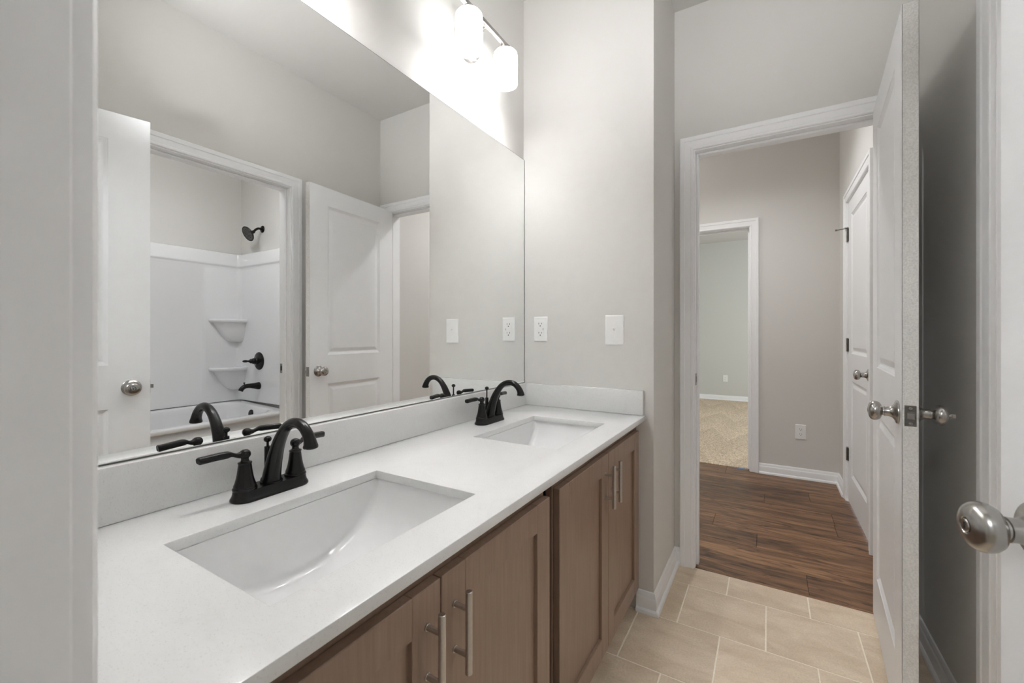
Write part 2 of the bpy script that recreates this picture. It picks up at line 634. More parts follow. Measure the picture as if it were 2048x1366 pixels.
struct('wall_left', MB().box(-0.13, -0.006, YN - 0.02, YB + 0.01, 0, H), M['paint'],
       'greige wall behind the big mirror and vanity', 'wall')
struct('wall_end', MB().box(-0.13, XS, YB, YD + 0.05, 0, H), M['paint'],
       'greige wall block at the far end of the vanity with the outlet and light switch', 'wall')
JL, JR = 0.699, 1.413          # clear opening of the hall doorway
HD = 2.030                     # head of every jamb
struct('wall_far', MB().box(-1.7, JL - 0.018, YD, YD + TK, 0, H).box(JL - 0.018, JR + 0.018, YD, YD + TK, HD + 0.018, H)
       .box(JR + 0.018, 3.6, YD, YD + TK, 0, H), M['paint'], 'greige wall around the doorway to the hall', 'wall')
TA, TB = 0.776, 1.5384         # clear opening of the tub room doorway (along Y)
struct('wall_right', MB().box(W, W + TK, -0.05, TA - 0.018, 0, H).box(W, W + TK, TA - 0.018, TB + 0.018, HD + 0.018, H)
       .box(W, W + TK, TB + 0.018, YD + 0.01, 0, H), M['paint'], 'greige wall on the right with the tub room doorway', 'wall')
NL, NR = 0.721, 1.437          # clear opening of the doorway the camera stands in
struct('wall_near', MB().box(-1.7, NL - 0.018, YN - TK, YN, 0, H).box(NL - 0.018, NR + 0.018, YN - TK, YN, HD + 0.018, H)
       .box(NR + 0.018, 2.7, YN - TK, YN, 0, H), M['paint'], 'wall of the doorway right beside the camera', 'wall')
# tub room
struct('wall_tub', MB().box(3.455, 3.57, 0.5, YD + 0.05, 0, H).box(1.55, 3.57, 0.45, 0.565, 0, H), M['paint'],
       'greige walls of the tub room above the white surround', 'wall')
# hall
HA, HB = 0.108, 0.868
struct('wall_hall', MB().box(-1.7, HA - 0.018, YH, YH + TK, 0, H).box(HA - 0.018, HB + 0.018, YH, YH + TK, HD + 0.018, H)
       .box(HB + 0.018, 3.7, YH, YH + TK, 0, H).box(-1.7, -1.6, YD, YH + TK, 0, H), M['paint'],
       'greige back wall of the hall with the doorway to the carpeted room', 'wall')
CA, CB = 2.909, 3.677
struct('wall_hall_right', MB().box(XH, XH + TK, YD + TK, CA - 0.018, 0, H).box(XH, XH + TK, CA - 0.018, CB + 0.018, HD + 0.018, H)
       .box(XH, XH + TK, CB + 0.018, YH + 0.01, 0, H).box(XH + TK, XH + TK + .02, CA - .1, CB + .1, 0, HD + .1), M['paint'],
       'greige hall wall with the closed white door', 'wall')
# carpeted room, with a window in its right wall
struct('wall_back', MB().box(-0.2, 3.7, 8.232, 8.35, 0, H).box(-0.2, -0.062, YH + TK, 8.3, 0, H)
       .box(3.5, 3.6, YH + TK, 5.4, 0, H).box(3.5, 3.6, 7.0, 8.3, 0, H).box(3.5, 3.6, 5.4, 7.0, 0, 0.75).box(3.5, 3.6, 5.4, 7.0, 2.25, H),
       M['paint_pale'], 'pale walls of the far carpeted room', 'wall')
# entry room behind the camera
struct('wall_behind', MB().box(-1.7, 2.7, -3.4, -3.3, 0, H).box(-1.7, -1.6, -3.4, YN - TK, 0, H).box(2.6, 2.7, -3.4, YN - TK, 0, H),
       M['paint'], 'walls of the entry room behind the camera', 'wall')

# ------------------------------------------------------------------ trim: casings, jambs, baseboards
CAS = [(0, 0), (0, .0085), (.0035, .0112), (.0115, .0112), (.0140, .0090), (.040, .0122), (.0430, .0158), (.0600, .0172), (.0635, .0140), (.0635, 0)]


def casing(mb, axis, pos, d, a0, a1, h):
    """mitred casing around an opening a0..a1 high h; axis 'x' or 'y' runs along the wall, d = side it sits on"""
    def P(a, t, z):
        return (a, pos + d * t, z) if axis == 'x' else (pos + d * t, a, z)
    L = [[P(a0 - u, t, 0) for u, t in CAS], [P(a0 - u, t, h + u) for u, t in CAS],
         [P(a1 + u, t, h + u) for u, t in CAS], [P(a1 + u, t, 0) for u, t in CAS]]
    mb.loft(L, False)


def jamb(mb, axis, p0, p1, a0, a1, h, stop=None, sw=0.032):
    """jamb boards between wall faces p0..p1, with a door stop from stop to stop+sw"""
    def B(a, b, c, d, z0, z1, bev=0.001):
        if axis == 'x':
            mb.box(a, b, c, d, z0, z1, bev, 1)
        else:
            mb.box(c, d, a, b, z0, z1, bev, 1)
    B(a0 - .018, a0, p0, p1, 0, h + .018)
    B(a1, a1 + .018, p0, p1, 0, h + .018)
    B(a0, a1, p0, p1, h, h + .018)
    if stop is not None:
        B(a0, a0 + .011, stop, stop + sw, 0, h, 0.003)
        B(a1 - .011, a1, stop, stop + sw, 0, h, 0.003)
        B(a0 + .011, a1 - .011, stop, stop + sw, h - .011, h, 0.003)


def door_frame(n, label, axis, pos, d, back, a0, a1, stop=None, back_casing=False):
    mb = MB()
    casing(mb, axis, pos, d, a0 - .0055, a1 + .0055, HD + .0055)
    o = struct('trim_%d' % n, mb, M['trim'], label, 'door frame', smooth=25)
    mb = MB()
    jamb(mb, axis, min(pos, back), max(pos, back), a0, a1, HD, stop)
    j = mb.build('jamb', M['trim'], o)
    if back_casing:
        mb = MB()
        casing(mb, axis, back, -d, a0 - .0055, a1 + .0055, HD + .0055)
        mb.build('back_casing', M['trim'], o, 25)
    return o, j


def strike(parent, x, y, z, nx, ny):
    """strike plate on a jamb face looking along (nx, ny)"""
    mb = MB()
    tx, ty = -ny, nx
    def bx(u0, u1, z0, z1, d0, d1):
        xs = sorted((x + tx * u0 + nx * d0, x + tx * u1 + nx * d1))
        ys = sorted((y + ty * u0 + ny * d0, y + ty * u1 + ny * d1))
        mb.box(xs[0], xs[1], ys[0], ys[1], z + z0, z + z1, 0.0006, 1)
    bx(-.014, .014, -.029, -.014, 0, .0018)
    bx(-.014, .014, .014, .029, 0, .0018)
    bx(-.014, -.007, -.015, .015, 0, .0018)
    bx(.007, .014, -.015, .015, 0, .0022)
    p = mb.build('strike_plate', M['nickel_dark'], parent)
    p['label'] = 'dark nickel strike plate'
    mb = MB()
    bx(-.007, .007, -.014, .014, 0, .0006)
    mb.build('strike_hole', M['slot'], p)


f1, j1 = door_frame(1, 'white moulded frame of the doorway that leads to the hall', 'x', YD, -1, YD + TK, JL, JR, YD + .037, True)
strike(j1, JL, YD + .020, 0.918, 1, 0)
f2, j2 = door_frame(2, 'white moulded frame of the tub room doorway in the right wall', 'y', W, -1, W + TK, TA, TB, W + .037)
strike(j2, W + .092, TB, 0.928, 0, -1)
f3, j3 = door_frame(3, 'white frame edge close to the camera at the left of the photo', 'x', YN, 1, YN - TK, NL, NR, YN - .075)
f4, j4 = door_frame(4, 'white frame of the doorway to the carpeted room at the end of the hall', 'x', YH, -1, YH + TK, HA, HB, YH + .05)
f5, j5 = door_frame(5, 'white frame around the closed hall door', 'y', XH, -1, XH + TK, CA, CB, XH + .040)

BASE = [(0, 0), (.024, 0), (.024, .006), (.0215, .013), (.0165, .0175), (.0135, .018), (.0135, .056), (.0125, .060), (.0095, .064), (.0085, .070), (.0075, .077), (.005, .0825), (0, .0835)]


def baseboard(name, path, label):
    """path of (x, y); the board sits to the right-hand side of the walking direction"""
    n = len(path)
    dirs = []
    for i in range(n - 1):
        v = Vector((path[i + 1][0] - path[i][0], path[i + 1][1] - path[i][1]))
        dirs.append(v.normalized())
    loops = []
    for i, p in enumerate(path):
        d0 = dirs[max(i - 1, 0)]
        d1 = dirs[min(i, n - 2)]
        n0, n1 = Vector((d0.y, -d0.x)), Vector((d1.y, -d1.x))
        m = (n0 + n1)
        m = m / (m.length_squared / 2) if m.length > 0 else n0
        loops.append([(p[0] + m.x * t, p[1] + m.y * t, z) for t, z in BASE])
    mb = MB()
    mb.loft(loops, False)
    mb.bm.faces.new([v for v in mb.bm.verts][:len(BASE)])
    mb.bm.verts.ensure_lookup_table()
    mb.bm.faces.new([mb.bm.verts[len(BASE) * (n - 1) + k] for k in range(len(BASE))])
    return struct(name, mb, M['trim'], label, 'baseboard', smooth=25)


baseboard('baseboard_end', [(0.535, YB), (XS, YB), (XS, YD), (JL - .069, YD)],
          'white baseboard turning the corner beside the vanity')
baseboard('baseboard_right', [(W, YD), (W, TB + .070)], 'white baseboard in the shade behind the open hall door')
baseboard('baseboard_hall', [(HB + .070, YH), (XH, YH), (XH, CB + .070)], 'white baseboard along the back of the hall')
baseboard('baseboard_back', [(-0.062, YH + TK), (-0.062, 8.232), (3.5, 8.232)], 'white baseboard of the far carpeted room')


# ------------------------------------------------------------------ doors
def door_slab(mb, wd, t, h, stile=0.125, panels=((0.19, 0.822), (1.0, 1.918))):
    b = mb.bm
    lx, rx = stile, wd - stile
    for side in (0, 1):
        yf = t if side else 0.0
        sg = -1 if side else 1          # depth goes inwards
        def q(x0, x1, z0, z1):
            mb.face([(x0, yf, z0), (x1, yf, z0), (x1, yf, z1), (x0, yf, z1)])
        q(0, lx, 0, h); q(rx, wd, 0, h)
        zs = [0] + [z for p in panels for z in p] + [h]
        for k in range(0, len(zs), 2):
            q(lx, rx, zs[k], zs[k + 1])
        for z0, z1 in panels:
            loops = []
            for ins, dep in ((0, 0), (.0025, .0025), (.006, .004), (.014, .0088), (.019, .0095), (.024, .0085), (.040, .0035), (.044, .003)):
                loops.append([(lx + ins, yf + sg * dep, z0 + ins), (rx - ins, yf + sg * dep, z0 + ins),
                              (rx - ins, yf + sg * dep, z1 - ins), (lx + ins, yf + sg * dep, z1 - ins)])
            mb.loft(loops, True, False, True)
    mb.face([(0, 0, 0), (0, t, 0), (0, t, h), (0, 0, h)])
    mb.face([(0, 0, 0), (wd, 0, 0), (wd, t, 0), (0, t, 0)])
    mb.face([(0, 0, h), (wd, 0, h), (wd, t, h), (0, t, h)])


KNOB = [(.0325, 0), (.0330, .002), (.0325, .0045), (.030, .0065), (.0235, .0085), (.0175, .0125), (.0145, .0175), (.0135, .0215), (.0135, .0285),
        (.0140, .0288), (.0140, .0310), (.0118, .0314), (.0112, .0345), (.0125, .0358), (.0185, .0375), (.0238, .0410), (.0268, .0460), (.0277, .0515),
        (.0268, .0570), (.0240, .0615), (.0195, .0645), (.0140, .0662), (.0098, .0668), (.0088, .0660), (.0080, .0645), (.0, .0642)]


def knob(door, x, z, y, sgn, centre):
    """round door knob on a door face; sgn = direction along local y"""
    mb = MB()
    mb.lathe(KNOB[:13], (x, y, z), (0, sgn, 0), 40)
    r = mb.build('door_knob', M['nickel'], door)
    r['label'] = 'satin nickel knob'
    mb = MB()
    mb.lathe(KNOB[12:], (x, y, z), (0, sgn, 0), 40)
    mb.build('knob_ball', M['nickel'], r)
    mb = MB()
    if centre == 'key':
        mb.lathe([(.0074, .0640), (.0074, .0668), (.0066, .0676), (0, .0677)], (x, y, z), (0, sgn, 0), 24)
        mb.build('key_cylinder', M['nickel'], r)
        mb = MB()
        y0, y1 = sorted((y + sgn * .0676, y + sgn * .0681))
        mb.box(x - .0011, x + .0011, y0, y1, z - .004, z + .004)
        mb.build('key_slot', M['slot'], r)
    else:
        mb.lathe([(.0050, .0640), (.0046, .0700), (.0040, .0720), (0, .0722)], (x, y, z), (0, sgn, 0), 20)
        y0, y1 = sorted((y + sgn * .070, y + sgn * .0815))
        mb.box(x - .0022, x + .0022, y0, y1, z - .0055, z + .0055, .0012, 2)
        mb.build('turn_button', M['nickel'], r)


def latch(door, wd, t, z):
    mb = MB()
    mb.box(wd - .001, wd + .0014, t / 2 - .0125, t / 2 + .0125, z - .0285, z + .0285, .0012, 1)
    l = mb.build('latch_plate', M['nickel_dark'], door)
    l['label'] = 'dark latch plate on the door edge'
    mb = MB()
    mb.loft([[(wd, t / 2 - .0075, z - .008), (wd, t / 2 + .0075, z - .008), (wd, t / 2 + .0075, z + .008), (wd, t / 2 - .0075, z + .008)],
             [(wd + .004, t / 2 - .0072, z - .008), (wd + .012, t / 2 + .0070, z - .008), (wd + .012, t / 2 + .0070, z + .008), (wd + .004, t / 2 - .0072, z + .008)]],
            True, True, True)
    mb.build('latch_bolt', M['nickel'], l)
    for s in (-1, 1):
        mb = MB()
        mb.lathe([(.0042, .0010), (.0040, .0019), (.0015, .0022), (.0, .0012)], (wd, t / 2, z + s * .0205), (1, 0, 0), 14)
        mb.build('screw', M['nickel'], l)


def edge_strip(door, wd, t, h):
    mb = MB()
    mb.box(wd - .0015, wd + .0003, .0009, t - .0009, 0.0008, h - .0008)
    e = mb.build('door_edge', M['door_edge'], door)
    e['label'] = 'unpainted mottled latch edge'


def make_door(n, label, origin, xdir, wd, t=0.0345, stile=0.125, faces=(None, None), z0=0.012, h=2.028, hinges=()):
    d = thing('door_%d' % n, label, 'door', (origin[0], origin[1], z0), (0, 0, math.atan2(xdir[1], xdir[0])), None, 'structure')
    mb = MB()
    door_slab(mb, wd, t, h, stile)
    mb.build('slab', M['door'], d, 0)
    edge_strip(d, wd, t, h)
    for y, sgn, c in ((0.0, -1, faces[0]), (t, 1, faces[1])):
        if c:
            knob(d, wd - .060, 0.917 - z0, y, sgn, c)
    latch(d, wd, t, 0.917 - z0)
    return d


# door 1: swings in beside the camera
x1 = Vector((-.2137, .977, 0)).normalized()
y1 = Vector((0, 0, 1)).cross(x1)
hl = Vector((1.252, .768, 0)) - x1 * 0.711
o1 = hl - y1 * 0.0345
make_door(1, 'white two-panel door standing open beside the camera, seen in the mirror at its left end', o1, x1, 0.711, faces=('turn', 'key'), stile=0.130)
# door 2: the hall door, open against the right wall
make_door(2, 'white two-panel bathroom door standing open in front of the hall doorway', (1.369, 2.2447), (-.0745, -.9972), 0.698, faces=('key', 'turn'), stile=0.128)
# door 3: closed in the hall
dw = CB - CA - .006
d3 = make_door(3, 'closed white two-panel door in the right side of the hall', (XH + .003, CB - .003), (0, -1), dw, faces=('key', None))
# its local y axis points to +x (into the wall), so face 0 looks into the hall
for i, z in enumerate((1.812, 1.066, 0.325)):
    mb = MB()
    mb.lathe([(.0052, 0), (.0062, .001), (.0062, .088), (.0052, .089), (.0032, .092), (0, .0925)], (0.0015, -.006, z - .045 - .012), (0, 0, 1), 16)
    mb.box(.001, .030, -.0008, .0008, z - .044 - .012, z + .044 - .012)
    hg = mb.build('hinge', M['nickel_dark'], d3)
    hg['label'] = 'dark nickel hinge'
    if i == 0:
        mb = MB()
        mb.tube([(0.0015, -.006, z + .034), (0.0015, -.006, z + .042)], .009, 14)
        mb.tube([(0.0015, -.008, z + .036), (-.006, -.030, z + .036), (-.012, -.062, z + .033)], .0034, 12)
        mb.tube([(-.012, -.058, z + .0333), (-.014, -.070, z + .0325)], .0065, 14)
        mb.tube([(0.002, -.008, z + .037), (.020, -.020, z + .037)], .0034, 12)
        st = mb.build('hinge_stop', M['nickel_dark'], hg)

# ------------------------------------------------------------------ vanity
CF = 0.552                     # front plane of the cabinet doors


def shaker_door(parent, y0, y1, z0, z1, hy, name='door'):
    """door lies in x CF-.019..CF, local to the cabinet"""
    r = 0.0635
    fx0, fx1 = CF - .019, CF
    mb = MB()
    c = .0012
    for a, b, z_0, z_1 in ((y0, y0 + r, z0, z1), (y1 - r, y1, z0, z1), (y0 + r, y1 - r, z0, z0 + r), (y0 + r, y1 - r, z1 - r, z1)):
        mb.box(fx0, fx1, a, b, z_0, z_1, c, 1)
    d = mb.build(name, M['cabinet'], parent)
    mb = MB()
    mb.box(fx0 + .002, fx1 - .0095, y0 + r - .004, y1 - r + .004, z0 + r - .004, z1 - r + .004)
    mb.build('panel', M['cabinet'], d)
    mb = MB()
    zc = 0.648
    hx = CF + .030
    mb.tube([(hx, hy, zc - .068), (hx, hy, zc - .0672), (hx, hy, zc + .0672), (hx, hy, zc + .068)], [.0052, .006, .006, .0052], 20)
    for s in (-1, 1):
        mb.tube([(CF, hy, zc + s * .038), (CF + .002, hy, zc + s * .038), (CF + .002, hy, zc + s * .038), (hx, hy, zc + s * .038)], [.0058, .0058, .0045, .0045], 16)
    hd = mb.build('handle', M['steel'], d)
    hd['label'] = 'satin steel bar handle'
    return d


def cabinet(y0, y1, doors, label, gap):
    cy = (y0 + y1) / 2
    c = thing('vanity_cabinet', label, 'cabinet', (0, 0, 0), group='brown vanity cabinets')
    g = .0008
    zt = ZC - .0205
    mb = MB()
    mb.box(0.0, .440 if gap[0] else .514, y0 + g, y0 + .017, .10, zt)
    mb.box(0.0, .440 if gap[1] else .514, y1 - .017, y1 - g, .10, zt)
    mb.box(0.0, .514, y0 + .017, y1 - .017, .10, .116)
    mb.box(0.0, .010, y0 + .017, y1 - .017, .116, .50)
    mb.build('carcass', M['cab_gap_shade'], c)
    mb = MB()
    fx0, fx1 = .514, CF - .0195
    ends = 0.040
    mb.box(fx0, fx1, y0 + (.0245 if gap[0] else g), y0 + ends, .10, zt, .0006, 1)
    mb.box(fx0, fx1, y1 - ends, y1 - (.0245 if gap[1] else g), .10, zt, .0006, 1)
    mb.box(fx0, fx1, y0 + ends, y1 - ends, zt - .052, zt, .0006, 1)
    mb.box(fx0, fx1, y0 + ends, y1 - ends, .10, .140, .0006, 1)
    mb.build('face_frame', M['cabinet'], c)
    mb = MB()
    mb.box(.440, .452, y0 + g, y1 - g, .0, .10)
    mb.build('toe_kick', M['cabinet'], c)
    for (a, b, hy) in doors:
        shaker_door(c, a, b, .107, .7465, hy)
    return c


cabinet(0.1130, 0.9590, [(0.1400, 0.5305, 0.4985), (0.5335, 0.9310, 0.5660)], 'brown shaker vanity cabinet nearest the camera, under the large near sink', (False, True))
cabinet(0.9590, 1.7910, [(0.9885, 1.3710, 1.3400), (1.3740, 1.7555, 1.4060)], 'brown shaker vanity cabinet at the far end, touching the wall with the switch', (True, False))
f = MB().box(.50, CF - .0195, YN + .001, .1122, .0, ZC - .0205, .0006, 1).build('filler_strip', M['cabinet'])
tag(f, 'narrow brown filler strip between the near cabinet and the near wall', 'cabinet filler')

# worktop with two sink cut-outs
S1 = (0.180, 0.480, 0.2970, 0.7265)
S2 = (0.180, 0.480, 1.1260, 1.5515)


def counter():
    b = bmesh.new()
    x0, x1, y0, y1 = 0.0005, 0.5725, YN + .001, YB - .0005
    zt, zb = ZC, ZC - .020
    xs = sorted({x0, x1, S1[0], S1[1]})
    ys = sorted({y0, y1, S1[2], S1[3], S2[2], S2[3]})
    V = {}
    def v(x, y, z):
        k = (round(x, 5), round(y, 5), z)
        if k not in V:
            V[k] = b.verts.new((x, y, z))
        return V[k]
    cell = {}
    for i in range(len(xs) - 1):
        for j in range(len(ys) - 1):
            hole = i == 1 and j in (1, 3)
            cell[(i, j)] = not hole
    for (i, j), solid in cell.items():
        X0, X1, Y0, Y1 = xs[i], xs[i + 1], ys[j], ys[j + 1]
        if solid:
            b.faces.new([v(X0, Y0, zt), v(X1, Y0, zt), v(X1, Y1, zt), v(X0, Y1, zt)])
            b.faces.new([v(X0, Y1, zb), v(X1, Y1, zb), v(X1, Y0, zb), v(X0, Y0, zb)])
            for (di, dj, p, q) in ((-1, 0, (X0, Y0), (X0, Y1)), (1, 0, (X1, Y1), (X1, Y0)), (0, -1, (X1, Y0), (X0, Y0)), (0, 1, (X0, Y1), (X1, Y1))):
                if not cell.get((i + di, j + dj), False):
                    b.faces.new([v(*p, zb), v(*q, zb), v(*q, zt), v(*p, zt)])
    bmesh.ops.recalc_face_normals(b, faces=b.faces)
    es = []
    for e in b.edges:
        if len(e.link_faces) == 2 and abs(e.link_faces[0].normal.dot(e.link_faces[1].normal)) < .5:
            es.append(e)
    bmesh.ops.bevel(b, geom=es, offset=.0016, segments=2, profile=.5, affect='EDGES')
    m = MB(); m.bm.free(); m.bm = b
    o = m.build('countertop', M['quartz'], None, 35)
    return tag(o, 'long white quartz vanity countertop holding two sinks', 'countertop')


counter()
tag(MB().box(0.0, .0195, YN + .001, YB - .0205, ZC + .0003, .9065, .0015, 2).build('backsplash', M['quartz']),
    'long white quartz backsplash strip under the mirror', 'backsplash')
tag(MB().box(0.0, .5640, YB - .0200, YB - .0005, ZC + .0003, .9065, .0015, 2).build('side_splash', M['quartz']),
    'short white quartz splash against the end wall', 'backsplash')


def sink(cy, label):
    s = thing('sink', label, 'sink', (0.33, cy, ZC - .0203), group='white undermount sinks')
    hw, hl_, D = .152, .218, .1370
    mb = MB()
    ny = 48
    rows = []
    for i in range(ny + 1):
        th = PI * i / ny
        y = -hl_ * math.cos(th)
        u = abs(y) / hl_
        # trough: flat middle, steep ends
        zb = -D * (1 - u ** 2.3) ** 0.62 if u < 1 else 0.0
        zb = min(zb, -0.0004)
        r = min(.020, -zb * .45)
        sec = [(-hw - .016, 0.0), (-hw, 0.0), (-hw + .0015, -.001)]
        wall = .006
        sec.append((-hw + .0015 + wall * .2, min(-.0011, zb * .3)))
        nf = 6
        for k in range(nf + 1):
            a = (PI / 2) * k / nf
            sec.append((-hw + .004 + wall + r * (1 - math.cos(a)) - wall * .4, zb + r * (1 - math.sin(a))))
        half = sec
        full = half + [(0.0, zb - .004 * (1 - u * u))] + [(-x, z) for x, z in reversed(half)]
        rows.append([(x, y, z) for x, z in full])
    mb.loft(rows, False)
    # flange ends
    for sgn, row in ((-1, rows[0]), (1, rows[-1])):
        mb.loft([row, [(x, y + sgn * .016, 0.0) for x, y, z in row]], False)
    mb.build('basin', M['porcelain'], s, 50)
    mb = MB()
    mb.lathe([(.0285, -D - .0035), (.0290, -D - .0005), (.0260, -D + .0015), (.0215, -D - .0005), (.0205, -D - .002), (.0200, -D + .0012), (.012, -D + .0035), (0, -D + .004)], (0, 0, 0), (0, 0, 1), 32)
    mb.build('drain', M['black'], s)
    mb = MB()
    zb = -D * (1 - .15 ** 2.3) ** .62
    return s


s1 = sink((S1[2] + S1[3]) / 2, 'large white rectangular undermount sink nearest the camera')
sink_b = dup(s1, (0.33, (S2[2] + S2[3]) / 2, ZC - .0203), None, 'white rectangular undermount sink at the far end of the counter')


def stadium(hx, hy, z, n=14):
    """outline with straight sides along y"""
    pts = []
    for i in range(n + 1):
        a = PI * i / n
        pts.append((hx * math.cos(a), (hy - hx) + hx * math.sin(a), z))
    for i in range(n + 1):
        a = PI + PI * i / n
        pts.append((hx * math.cos(a), -(hy - hx) + hx * math.sin(a), z))
    return pts


def faucet(loc, label, rod):
    f = thing('faucet', label, 'faucet', loc, group='black two-handle faucets')
    mb = MB()
    prof = [(.0270, .0790, 0), (.0278, .0798, .0012), (.0278, .0798, .0035), (.0268, .0788, .0055), (.0250, .0770, .0085), (.0236, .0756, .0125), (.0228, .0748, .0180),
            (.0224, .0744, .0205), (.0214, .0734, .0220)]
    mb.loft([stadium(a, b, z) for a, b, z in prof], True, True, True)
    mb.build('base_plate', M['black'], f)
    # spout
    cl = [(.0, .0205, .0212, .0212), (.0, .0228, .0216, .0216), (.0, .0255, .0210, .0210), (.0005, .0275, .0190, .0190), (.002, .036, .0178, .0180), (.007, .055, .0162, .0168), (.014, .076, .0148, .0152),
          (.024, .100, .0132, .0134), (.037, .122, .0118, .0118), (.053, .1405, .0108, .0106), (.072, .1515, .0103, .0100), (.091, .1545, .0101, .0100),
          (.109, .1500, .0102, .0102), (.123, .1395, .0106, .0106), (.1315, .1270, .0114, .0114), (.1345, .1185, .0126, .0126), (.1352, .1150, .0138, .0138), (.1354, .1120, .0140, .0140), (.1355, .1100, .0132, .0132)]
    c2 = spline(cl, 4)
    mb = MB()
    mb.tube([(x, 0, z) for x, z, a, b in c2], [(a, b) for x, z, a, b in c2], 24, side=(0, 1, 0))
    sp = mb.build('spout', M['black'], f, 45)
    mb = MB()
    mb.lathe([(.0095, .1088), (.0095, .1106), (0, .1106)], (.1355, 0, 0), (0, 0, 1), 20)
    mb.build('aerator', M['aerator'], sp)
    # two handles
    for s in (-1, 1):
        mb = MB()
        bell = [(.0216, .0205), (.0222, .0225), (.0218, .0250), (.0206, .0262), (.0200, .0275), (.0204, .0292), (.0196, .0315), (.0176, .0370), (.0156, .0450), (.0140, .0540),
                (.0128, .0630), (.0120, .0700), (.0117, .0722), (.0126, .0732), (.0128, .0748), (.0122, .0758), (.0094, .0764), (.0078, .0780), (.0070, .0810), (.0072, .0835), (.0084, .0855)]
        mb.lathe(bell, (0, s * .0535, 0), (0, 0, 1), 28)
        h = mb.build('handle', M['black'], f)
        mb = MB()
        ball = [(.0001, .0822), (.0055, .0830), (.0086, .0852), (.0104, .0885), (.0108, .0915), (.0102, .0950), (.0082, .0982), (.0048, .1004), (.0001, .1010)]
        mb.lathe(ball, (0, s * .0535, 0), (0, 0, 1), 24)
        y0 = s * .0535
        back = -.012
        lv = [(0, 0, .0915, .0068, .0068), (back * .12, .009, .0912, .0064, .0060), (back * .2, .015, .0920, .0052, .0044), (back * .3, .0205, .0942, .0052, .0042), (back * .4, .0255, .0958, .0070, .0054),
              (back * .5, .031, .0962, .0080, .0068), (back * .75, .050, .0956, .0080, .0068), (back * .95, .070, .0945, .0080, .0068), (back, .0760, .0941, .0080, .0068), (back, .0772, .0940, .0068, .0050)]
        lv = spline(lv, 4)
        mb.tube([(x, y0 + s * y, z) for x, y, z, a, b in lv], [(a, b) for x, y, z, a, b in lv], 20, side=(1, 0, 0), pw=.62)
        mb.build('lever', M['black'], h, 40)
    mb = MB()
    mb.lathe([(.0072, .0205), (.0072, .0240), (.0064, .0250), (.0064, .0930 if rod < .13 else .0900), (.0058, .0940 if rod < .13 else .0910), (.0, .0940 if rod < .13 else .0910)], (-.0140, 0, 0), (0, 0, 1), 18)
    mb.build('rod_collar', M['black'], f)
    mb = MB()
    mb.tube([(-.0140, 0, .085), (-.0140, 0, rod - .012)], .0026, 12)
    r = .0078
    mb.lathe([(.0026, rod - .016)] + [(max(1e-5, r * math.sin(PI * k / 12)), rod - r - r * math.cos(PI * k / 12) * .85) for k in range(1, 13)], (-.0140, 0, 0), (0, 0, 1), 20)
    mb.build('lift_rod', M['black'], f)
    return f


faucet((0.100, 0.5150, ZC), 'black two-handle faucet behind the near sink', 0.1165)
faucet((0.095, 1.3520, ZC), 'black two-handle faucet behind the far sink, its lift rod pulled up', 0.1345)

# ------------------------------------------------------------------ mirror
mir = MB().box(-.0055, 0.0, YN + .03, YB - .0025, .9085, 1.9735).build('mirror_glass', M['mirror'])
root = thing('wall_mirror', 'large frameless mirror covering the wall above the backsplash', 'mirror', (0, 0, 0))
mir.parent = root
mb = MB()
mb.box(-.0058, .0006, YB - .0040, YB - .0010, .9085, 1.9735)
mb.box(-.0058, .0008, YN + .03, YB - .0010, .9067, .9094)
mb.box(-.0058, .0003, YN + .03, YB - .0010, 1.9734, 1.9741)
ed = mb.build('polished_edge', M['mirror_edge'], root)
ed['label'] = 'thin dark polished edge'


# ------------------------------------------------------------------ vanity lights
def vanity_light(cy, label, watts):
    zb = 2.297
    x = 0.100
    f = thing('vanity_light', label, 'wall light', (-.006, cy, 2.27), group='two-shade vanity lights')
    X = x + .006
    mb = MB()
    mb.lathe([(.072, 0), (.0735, .002), (.0735, .014), (.070, .018), (.020, .0195), (0, .0195)], (0, 0, .005), (1, 0, 0), 40)
    mb.build('back_plate', M['nickel'], f)
    mb = MB()
    mb.tube([(.018, 0, .020), (X, 0, .027)], .0070, 16)
    mb.build('arm', M['nickel'], f)
    mb = MB()
    mb.box(X - .008, X + .008, -.185, .185, .019, .035, .0025, 2)
    mb.build('bar', M['nickel'], f)
    for s in (-1, 1):
        y = s * .1220
        mb = MB()
        R = .0485
        top, bot = .000, -.133
        prof = [(.018, top + .001), (.034, top), (.0425, top - .003), (.0470, top - .009), (R, top - .018), (R, bot + .004), (R - .0012, bot + .001), (R - .003, bot), (R - .0048, bot + .001),
                (R - .0052, bot + .004), (R - .0052, top - .018), (.0425, top - .012), (.034, top - .006), (.018, top - .005), (.018, top + .001)]
        mb.lathe(prof, (X, y, 0), (0, 0, 1), 40)
        sh = mb.build('lamp_shade', M['shade'], f, 40)
        sh['label'] = 'glowing white opal glass shade'
        mb = MB()
        mb.lathe([(.0195, .0205), (.0205, .018), (.0205, .004), (.0175, .0005), (.0145, -.004), (.0145, -.030), (.0, -.030)], (X, y, 0), (0, 0, 1), 24)
        mb.build('socket', M['nickel'], f)
        b = lamp('vanity_bulb', (x, cy + y, 2.27 - .075), VANITY_BULB, 0.024, WARM)
    return f


vanity_light(1.335, 'satin nickel wall light with two lit glass shades above the far sink', VANITY_BULB)
vanity_light(0.5150, 'satin nickel wall light with two lit glass shades above the near sink', VANITY_BULB * 0.4)


